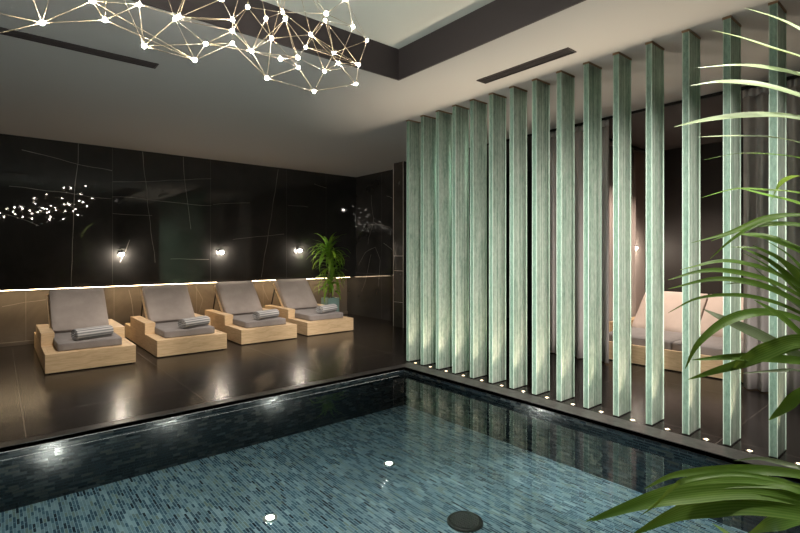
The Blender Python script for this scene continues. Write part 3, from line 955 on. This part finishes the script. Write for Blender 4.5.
# ------------------------------------------------------------------ palm in the right foreground
pm = thing('areca_palm', 'green palm with long arching leaves in the right foreground', 'palm', (2.25, -.12, 0))
PO = Vector(pm.location)
bm = bmesh.new()
lathe(bm, [(0, 0), (.15, 0), (.165, .01), (.20, .36), (.205, .40), (.19, .40), (.185, .35), (0, .34)], 32)
obj('pot', bm, M['pot'], pm, True)
bm = bmesh.new(); lathe(bm, [(0, .30), (.17, .30), (.185, .352), (.09, .36), (0, .362)], 24)
obj('soil', bm, M['soil'], pm, True)
fronds = {
 'A': (1.30, 1.75, [([(711, 30), (738, 37), (768, 47), (800, 57), (835, 72)], 4.6, 1), ([(698, 68), (730, 65.5), (760, 67), (800, 75), (840, 90)], 3.6, 1),
       ([(690, 86), (720, 82), (760, 85), (800, 96), (840, 112)], 4.2, 1), ([(674, 127), (700, 121), (735, 116), (770, 115), (800, 118), (840, 128)], 3.2, 1),
       ([(697, 137), (740, 136), (775, 138), (800, 143), (840, 156)], 3.0, 1), ([(704, 160), (735, 154), (765, 154), (800, 158), (840, 168)], 2.0, 0),
       ([(745, 8), (775, 18), (800, 30), (840, 55)], 4.0, 1)]),
 'B': (1.35, 1.7, [([(771, 201), (778, 186), (789, 178), (805, 176), (840, 180)], 2.4, 0), ([(735, 187), (770, 196), (800, 204), (840, 222)], 3.0, 0),
       ([(691, 243), (728, 233), (765, 218), (800, 215), (840, 220)], 2.2, 0), ([(711, 241), (747, 228), (775, 224), (805, 226), (840, 236)], 2.6, 0),
       ([(710, 259), (730, 241), (752, 227), (780, 217), (805, 215), (840, 222)], 2.0, 0), ([(736, 234), (765, 237), (800, 251), (840, 274)], 4.6, 0), ([(730, 247), (750, 248), (768, 253), (800, 272), (840, 300)], 3.2, 0),
       ([(700, 198), (735, 189), (770, 190), (800, 193), (840, 204)], 1.2, 0)]),
 'C': (1.35, 1.6, [([(680, 270), (721, 261), (754, 266), (780, 276), (804, 290), (840, 318)], 3.6, 0), ([(668, 280), (700, 271.5), (730, 271.5), (769, 281), (804, 299), (840, 325)], 3.4, 0),
       ([(668, 289), (715, 279), (760, 285), (803, 305), (840, 330)], 3.0, 0), ([(668, 313), (697, 298.5), (736, 295), (772, 301.5), (804, 315), (840, 334)], 2.0, 0),
       ([(737, 246), (766, 259), (790, 278), (812, 300), (840, 330)], 3.2, 0), ([(752, 245), (778, 258), (798, 277), (818, 300), (842, 332)], 3.4, 0),
       ([(765, 240), (788, 255), (806, 275), (822, 300), (842, 330)], 3.4, 0),
       ([(742, 252), (770, 268), (796, 290), (820, 314), (845, 340)], 2.8, 0), ([(776, 236), (796, 248), (812, 268), (826, 298), (846, 334)], 3.2, 0),
       ([(724, 284), (752, 283), (780, 293), (806, 311), (845, 338)], 2.4, 1), ([(748, 262), (772, 284), (796, 304), (820, 320), (848, 342)], 2.4, 1)]),
 'D': (1.25, 1.5, [([(685, 369), (697, 345), (721, 324), (748, 314), (772, 313), (800, 320), (845, 345)], 4.6, 0), ([(703, 309), (724, 319.5), (760, 336), (800, 357), (845, 384)], 5.6, 1),
       ([(754, 300), (775, 313), (800, 334), (845, 376)], 5.0, 0), ([(688, 379.5), (715, 371), (750, 361), (800, 345), (845, 345)], 4.2, 0),
       ([(730, 371), (745, 361), (768, 350), (800, 341), (845, 352)], 7.0, 0), ([(692, 360), (739, 357), (800, 361), (845, 370)], 4.2, 0),
       ([(739, 373.5), (784, 370.5), (805, 372), (845, 380)], 2.2, 1), ([(769, 420), (785, 407), (802, 393), (845, 378)], 5.2, 0)]),
 'E': (.95, 1.25, [([(644, 489), (671, 476), (704, 471.5), (745, 470), (772, 471), (805, 476), (850, 492)], 4.6, 0), ([(586, 521.5), (621, 508), (662, 494), (717, 482.5), (772, 483), (805, 492), (850, 508)], 6.0, 0),
       ([(592, 521), (635, 506.5), (676, 497), (745, 491.5), (805, 501), (850, 515)], 7.2, 0), ([(632, 535), (671, 516), (704, 507), (745, 504), (805, 512), (850, 522)], 9.5, 0),
       ([(712, 523), (728, 534), (748, 550), (790, 580), (850, 560)], 3.2, 0), ([(745, 536), (772, 524), (806, 519), (850, 528)], 7.2, 0),
       ([(733, 461), (759, 458.5), (786, 464), (806, 471), (850, 495)], 2.2, 1), ([(690, 479), (672, 488), (655, 505), (640, 516)][::-1] + [(740, 474), (800, 486), (850, 500)], 2.2, 0)]),
}
for key, (f0, f1, leaves) in fronds.items():
    bm = bmesh.new(); uvl = bm.loops.layers.uv.new('UVMap')
    rb = random.Random(ord(key)); roots = []
    for pts, w, pale in leaves:
        ft = f1 - rb.uniform(0, .18) ; fr_ = f0 + rb.uniform(0, .08)
        n = len(pts)
        P = [at_depth(x, y, ft + (fr_ - ft) * i / (n - 1)) - PO for i, (x, y) in enumerate(pts)]
        fm = (ft + fr_) / 2
        up = Vector((-.45 + rb.uniform(-.25, .25), -.62, .50 + rb.uniform(-.2, .2)))
        blade(bm, P, w / 480 * fm * 1.15, uvl, up=up, mi=pale, fold=.22, wtip=.05, peak=.45)
        roots.append(P[-1])
    roots.sort(key=lambda p: p.z)
    lo = roots[0]
    stalk = [Vector((0.02 * (ord(key) - 67), .02, .33)), Vector((.02, .03, .33)).lerp(lo, .55) + Vector((.03, -.02, .04))] + roots
    tube(bm, stalk, [.010] * 2 + [.006] * len(roots), 8, mi=2)
    obj('frond', bm, [M['palm'], M['palm_pale'], M['rachis']], pm)

# ------------------------------------------------------------------ lights
def lamp(kind, name, loc, energy, color, size=.05, rot=None, spot=None, blend=.5):
    L = bpy.data.lights.new(name, kind); L.energy = energy; L.color = color
    if kind in ('POINT', 'SPOT'): L.shadow_soft_size = size
    if kind == 'SPOT': L.spot_size = math.radians(spot); L.spot_blend = blend
    if kind == 'AREA': L.size = size
    o = link(bpy.data.objects.new(name, L)); o.location = loc
    if rot: o.rotation_euler = rot
    return o
WARM = (1, .80, .58)
for k in range(15):                                                  # beams of the floor spots
    y = FY0 + FDY * k - .100
    lamp('SPOT', 'floor_spot_beam', (SPX, y, .012), 26, WARM, .012, (PI, 0, 0), 64, 1.0)
def aim(a, b_):
    return (Vector(b_) - Vector(a)).to_track_quat('-Z', 'Y').to_euler()
NEUT = (1, .93, .84)
for p in ((-.6, 2.5), (1.2, 2.6), (2.2, .9), (.8, .9)):              # fill spots added in the coffer to brighten pool and room
    lamp('SPOT', 'added_coffer_fill', (*p, CH - .01), 95, NEUT, .04, (0, 0, 0), 92, .7)
for a, b_, e in (((2.3, -.9, CH - .02), (3.7, 1.0, 1.5), 260), ((1.2, -.9, CH - .02), (3.7, 2.0, .6), 1080), ((.2, -.6, CH - .02), (3.7, 3.3, .6), 1300)):
    lamp('SPOT', 'added_fin_fill', a, e, NEUT, .05, aim(a, b_), 46, 1.0)   # unseen spots added to brighten the fins
for p in (pa, pb, pc_):
    lamp('SPOT', 'pool_lamp_beam', (p.x, p.y, PF + .02), 6, (1, .97, .88), .02, (PI, 0, 0), 170, .3)
lamp('SPOT', 'added_palm_fill', (1.7, .2, CEIL - .01), 26, NEUT, .04, (0, 0, 0), 80, .7)  # out-of-frame spot added to light the palm leaves
lamp('SPOT', 'added_cabana_fill', (6.4, 2.3, CEIL - .025), 230, (1, .84, .70), .04, (0, 0, 0), 110, .7)  # spot added to lift the daybed and curtains, no fitting modelled
for x in (.8, 1.9, 2.95, 3.95):
    p = (x + .15, 4.75, CEIL - .012)
    lamp('SPOT', 'added_lounger_fill', p, 230, (1, .89, .78), .04, aim(p, (x, 6.75, .15)), 42, .8)  # spots added in front so the lounger fronts get light

# ------------------------------------------------------------------ camera, world, view
cam = bpy.data.cameras.new('camera'); co = link(bpy.data.objects.new('camera', cam))
co.location = CAM; co.rotation_euler = (PI / 2, 0, -math.radians(40))
cam.sensor_width = 36; cam.lens = FPX / 800 * 36
cam.shift_y = -(266.5 - HZ) / 800 * -1 * -1
cam.clip_start = .02
S.camera = co
w = bpy.data.worlds.new('world'); S.world = w; w.use_nodes = True
w.node_tree.nodes['Background'].inputs[0].default_value = (.02, .02, .022, 1)
S.view_settings.view_transform = 'Standard'; S.view_settings.look = 'None'
S.view_settings.gamma = 1; S.view_settings.use_curve_mapping = False
S.view_settings.exposure = .5
S.cycles.max_bounces = 8; S.cycles.transparent_max_bounces = 24; S.cycles.diffuse_bounces = 4
S.cycles.sample_clamp_indirect = 4; S.cycles.caustics_reflective = False; S.cycles.caustics_refractive = False
S.cycles.use_denoising = True
